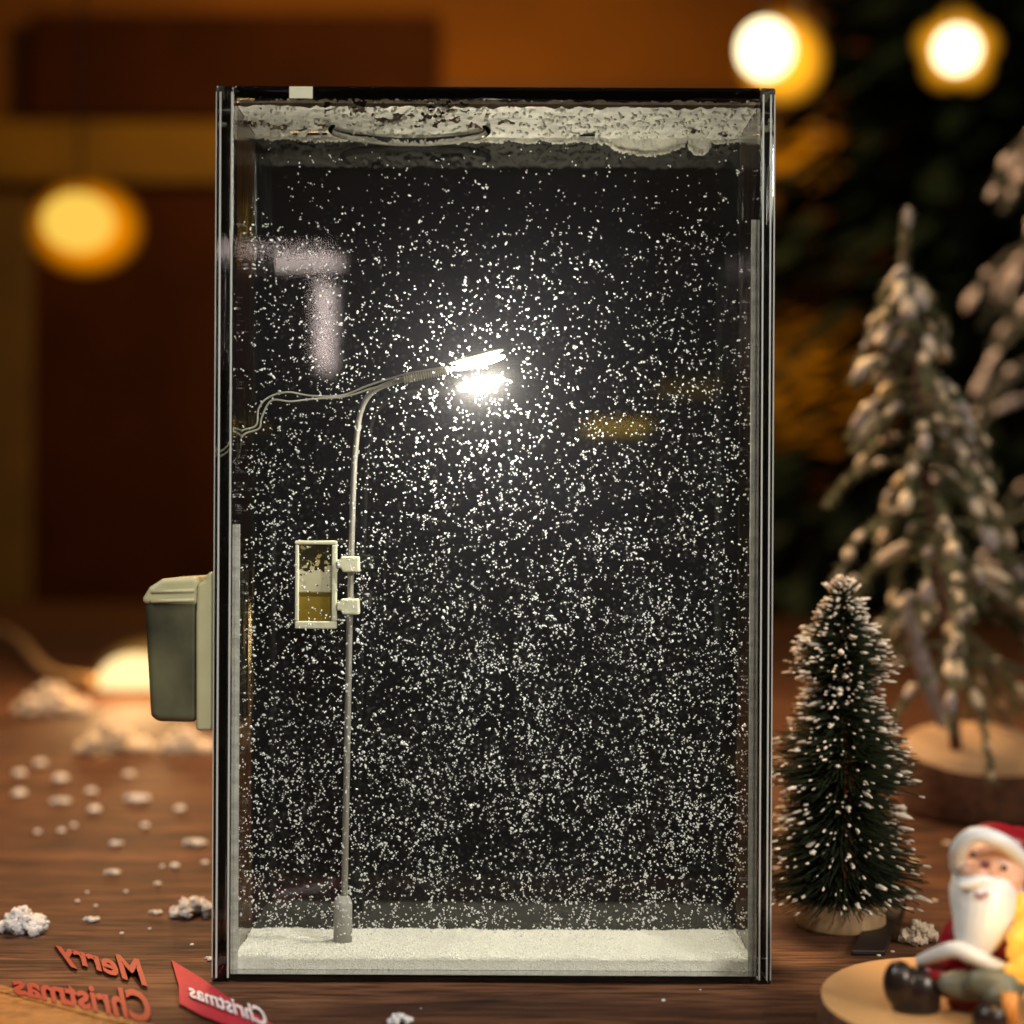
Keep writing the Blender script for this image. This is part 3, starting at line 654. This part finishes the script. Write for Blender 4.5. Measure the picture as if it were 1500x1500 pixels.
t3 = fir('frosted_fir', 'larger frosted fir reaching in from the upper right edge', .80, [(1640, 1058), (1635, 800), (1625, 500), (1610, 200), (1600, -60)], (.22, .97), (330, 150), 62, 33, 'crumb_cool', mat('frosted_needles', (.10, .10, .075), .8, var=.3, scale=200), trunk_r=.006, needle_n=60, snow_p=.6)

# big dark green tree far behind on the right
t4 = thing('dark_fir', 'large dark green blurred tree filling the right background', 'christmas tree', (P(1500, 0, 2.15).x, 2.15, -.72))
rg = random.Random(9); b = MB(); x0 = P(1530, 0, 2.15).x
MB().tube([(x0, 2.2, -.72), (x0, 2.2, 1.25)], [.05, .01], 8).build('trunk', mat('dark_trunk', (.04, .02, .01), .8), t4)
for i in range(6500):
    z = rg.uniform(-.35, 1.3); rad = (1.75 - z) * .34 * math.sqrt(rg.random()); a = rg.uniform(0, 6.2832); c = Vector((x0 + rad * math.cos(a), 2.2 + rad * math.sin(a) * .75, z + .1 * noise.noise(Vector((a * 2, z * 5, 0)))))
    if c.y < 1.75: continue
    v = Vector((math.cos(a), math.sin(a), rg.uniform(-.8, .2))).normalized() * rg.uniform(.04, .09); sd = Vector((-math.sin(a), math.cos(a), rg.uniform(-.3, .3))) * .022
    b.add([c - v * .3 + sd * .5, c - v * .3 - sd * .5, c + v * .6 - sd, c + v + sd * .1, c + v * .6 + sd], [(0, 1, 2, 3, 4)], False)
b.build('foliage', mat('deep_green_foliage', (.008, .028, .014), .7, var=.4, scale=8), t4)
for (px, py, r_, s_, lab) in ((1195, 560, 90, .30, 'wide dim orange lantern glowing low between the box and the firs'), (1165, 235, 52, .45, 'small dim orange lantern glowing beside the top right corner of the box')):
    p = P(px, py, 2.45); k = 2.45 / F; t = thing('lantern', lab, 'lantern', p)
    b = MB()
    for f_ in [1.45 - .13 * i for i in range(10)]: b.ball(p, (r_ * k * f_, r_ * k * .8 * f_, r_ * k * f_), None, 24, 16)
    b.build('lantern_halo', halo_glow('dim_orange_glow', (1, .30, .0), s_ * .055), t)
    MB().tube([p + Vector((0, 0, r_ * k)), p + Vector((0, 0, .6))], .003, 6).build('cord', M['post'], t)

# ------------------------------------------------------------------ log slice and figurine, front right
sl = thing('log_slice', 'pale round log slice under the seated bearded figurine', 'log slice', (.0925, .291, 0))
lathe_disc('s', sl, (.0945, .291, 0), .0335, .008, bark, cut, 8)
# golden board, only its far rim in frame at the bottom left
s2 = thing('wooden_board', 'golden wooden board rim peeking in at the bottom left corner', 'board', ground(60, 1480))
gold = wood('golden_wood', (.14, .05, .010), (.36, .15, .03), (.55, .26, .06), 60, 400, rough=.5)
def quad(p, h0, h1):
    n_ = len(p); return MB().add([(q.x, q.y, h0) for q in p] + [(q.x, q.y, h1) for q in p], [tuple(range(n_))[::-1], tuple(range(n_, 2*n_))] + [(i, (i+1) % n_, n_ + (i+1) % n_, n_ + i) for i in range(n_)], False)
g0 = ground(-220, 1392); g1 = ground(300, 1526); dn = (g1 - g0).normalized(); nn_ = Vector((dn.y, -dn.x, 0)).normalized()
quad([g0, g0 + nn_ * .0032, g1 + nn_ * .0032, g1], .0001, .0006).build('rim', gold, s2, .0003)
quad([g0 + nn_ * .0033, g0 + nn_ * .02, g1 + nn_ * .02, g1 + nn_ * .0033], .0001, .0004).build('panel', gold, s2, .0002)

K = .289 / F
def Q(px, py, dy=0): return P(px, py, .289 + dy)
fg = thing('bearded_figurine', 'seated figurine with long white beard, red hat and red coat', 'figurine', Q(1440, 1470))
redp = mat('glazed_red', (.26, .008, .016), .28, var=.15, scale=300); whp = mat('glazed_white', (.72, .74, .75), .38, bump=.15, bscale=900); skin = mat('painted_skin', (.80, .46, .32), .4, var=.08, scale=300)
bkp = mat('black_boot_paint', (.018, .010, .008), .3)
def EB(lst, name, m, parent, rm=.0003):
    b = MB()
    for (px, py, dy, rx, ry, rz, ang) in lst: b.ball(Q(px, py, dy), (rx * K, ry * K, rz * K), Matrix.Rotation(R(ang), 3, 'Y'), 20, 14)
    return b.build(name, m, parent, remesh=rm)
EB([(1462, 1400, .004, 62, 45, 60, 0), (1468, 1360, .004, 52, 40, 50, 0), (1410, 1374, .001, 30, 24, 46, 26), (1405, 1395, 0, 24, 22, 24, 0), (1475, 1375, -.003, 34, 30, 42, -20)], 'coat', redp, fg)
EB([(1455, 1275, 0, 47, 44, 52, 8), (1428, 1272, -.0030, 20, 20, 14, 0), (1476, 1284, -.0030, 20, 20, 15, 0)], 'head', skin, fg)
bd = MB(); path = spline([Q(1442, 1296, -.0010), Q(1442, 1318, -.0026), Q(1440, 1342, -.0042), Q(1433, 1368, -.0056), Q(1424, 1392, -.0066), Q(1418, 1408, -.0072)]); np_ = len(path)
bd.tube(path, [K * (43 * (1 - (i / (np_ - 1)) ** 2.1) + 5) for i in range(np_)], 20)
for (px, py, dy, rx, ry, rz, ang) in ((1410, 1288, .0005, 13, 22, 30, 6), (1487, 1300, .001, 14, 22, 32, -8), (1427, 1289, -.0063, 24, 10, 8, -14), (1463, 1296, -.0060, 25, 10, 8, 26)):
    bd.ball(Q(px, py, dy), (rx * K, ry * K, rz * K), Matrix.Rotation(R(ang), 3, 'Y'), 20, 14)
bd.build('beard', whp, fg, remesh=.00026)
hat = EB([(1468, 1232, .003, 48, 44, 30, 12), (1500, 1240, .006, 40, 36, 32, 30)], 'hat', redp, fg)
b = MB(); arc = spline([Q(1405, 1266, -.001), Q(1407, 1240, -.004), Q(1430, 1220, -.0062), Q(1466, 1228, -.0065), Q(1492, 1248, -.004), Q(1508, 1275, 0)]); b.tube(arc, [12 * K] * len(arc), 12); b.ball(arc[0], 12 * K); b.build('hat_trim', whp, hat)
EB([(1446, 1263, -.0068, 7.5, 9, 7, 0)], 'nose', mat('dark_red_nose', (.16, .03, .03), .3), fg, .0002)
for ex, ey in ((1427, 1248), (1474, 1268)):
    EB([(ex, ey, -.0060, 4.5, 3.5, 5, 0)], 'eye', mat('eye_paint', (.02, .008, .006), .2), fg, .00012)
b = MB(); b.tube(spline([Q(1430, 1305, -.0078), Q(1439, 1311, -.0084), Q(1449, 1306, -.0080)]), 2.6 * K, 8); b.build('mouth', mat('mouth_paint', (.28, .05, .05), .4), fg)
b = MB(); tr = spline([Q(1352, 1404, -.003), Q(1378, 1394, -.006), Q(1402, 1388, -.008), Q(1430, 1398, -.009), Q(1462, 1412, -.0085), Q(1500, 1424, -.006)]); b.tube(tr, [8 * K + 4 * K * math.sin(math.pi * i / len(tr)) for i in range(len(tr))], 12); b.ball(tr[0], 8 * K); b.build('coat_trim', whp, fg)
EB([(1375, 1425, -.002, 32, 26, 24, 10), (1410, 1438, -.002, 44, 26, 26, 6), (1440, 1465, -.001, 50, 26, 18, 0)], 'leg', redp, fg)
l2 = EB([(1420, 1440, -.006, 44, 20, 22, 4), (1462, 1438, -.009, 44, 22, 26, 8), (1470, 1460, -.011, 24, 18, 24, 0)], 'leg', mat('grey_green_cloth', (.15, .16, .12), .45, var=.2, scale=300), fg); l2['label'] = 'grey green trouser leg'
EB([(1322, 1440, -.003, 25, 24, 36, -6), (1350, 1450, -.003, 32, 26, 38, 6), (1345, 1470, -.003, 36, 26, 18, 0)], 'boot', bkp, fg)
EB([(1455, 1490, -.013, 26, 24, 28, 0), (1462, 1505, -.013, 28, 22, 14, 0)], 'boot', bkp, fg)
# glowing amber thing held in the arm: a lit star-shaped lantern at the frame edge
gl_ = thing('glowing_lantern', 'golden glowing candle lantern held at the right frame edge', 'lantern', Q(1500, 1400))
b = MB(); 
for (px, py, dy, rx, rz) in ((1492, 1330, -.004, 16, 26), (1500, 1372, -.010, 20, 30), (1502, 1412, -.010, 22, 26)):
    b.ball(Q(px, py, dy), (rx * K, 12 * K, rz * K), Matrix.Rotation(.4, 3, 'Y'), 16, 12, .5)
b.build('glass', mat('lit_amber_glass', (.7, .35, .05), .3, emit=(1, .48, .06), es=.75, var=.4, scale=500), gl_)
MB().tube([Q(1482, 1452, -.014), Q(1483, 1500, -.014)], 11 * K, 12).build('candle', mat('orange_wax', (.75, .32, .07), .5, sss=.3), gl_)
pl2 = bpy.data.lights.new('lantern_light', 'POINT'); pl2.energy = .008; pl2.color = (1, .55, .15); pl2.shadow_soft_size = .004
po2 = bpy.data.objects.new('lantern_light', pl2); C.objects.link(po2); po2.location = Q(1520, 1350, -.022)
# thin flat dark slab lying behind, between tree foot and figurine
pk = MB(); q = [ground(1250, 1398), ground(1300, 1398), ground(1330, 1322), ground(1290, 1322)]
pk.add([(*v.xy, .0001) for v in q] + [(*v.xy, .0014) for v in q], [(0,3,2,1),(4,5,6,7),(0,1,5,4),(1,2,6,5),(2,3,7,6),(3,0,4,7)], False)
tag(pk.build('dark_flat_slab', mat('dark_slab', (.022, .010, .005), .6, var=.3, scale=200), None, .0004), 'dark narrow flat slab between the toy tree foot and log slice', 'wood block')
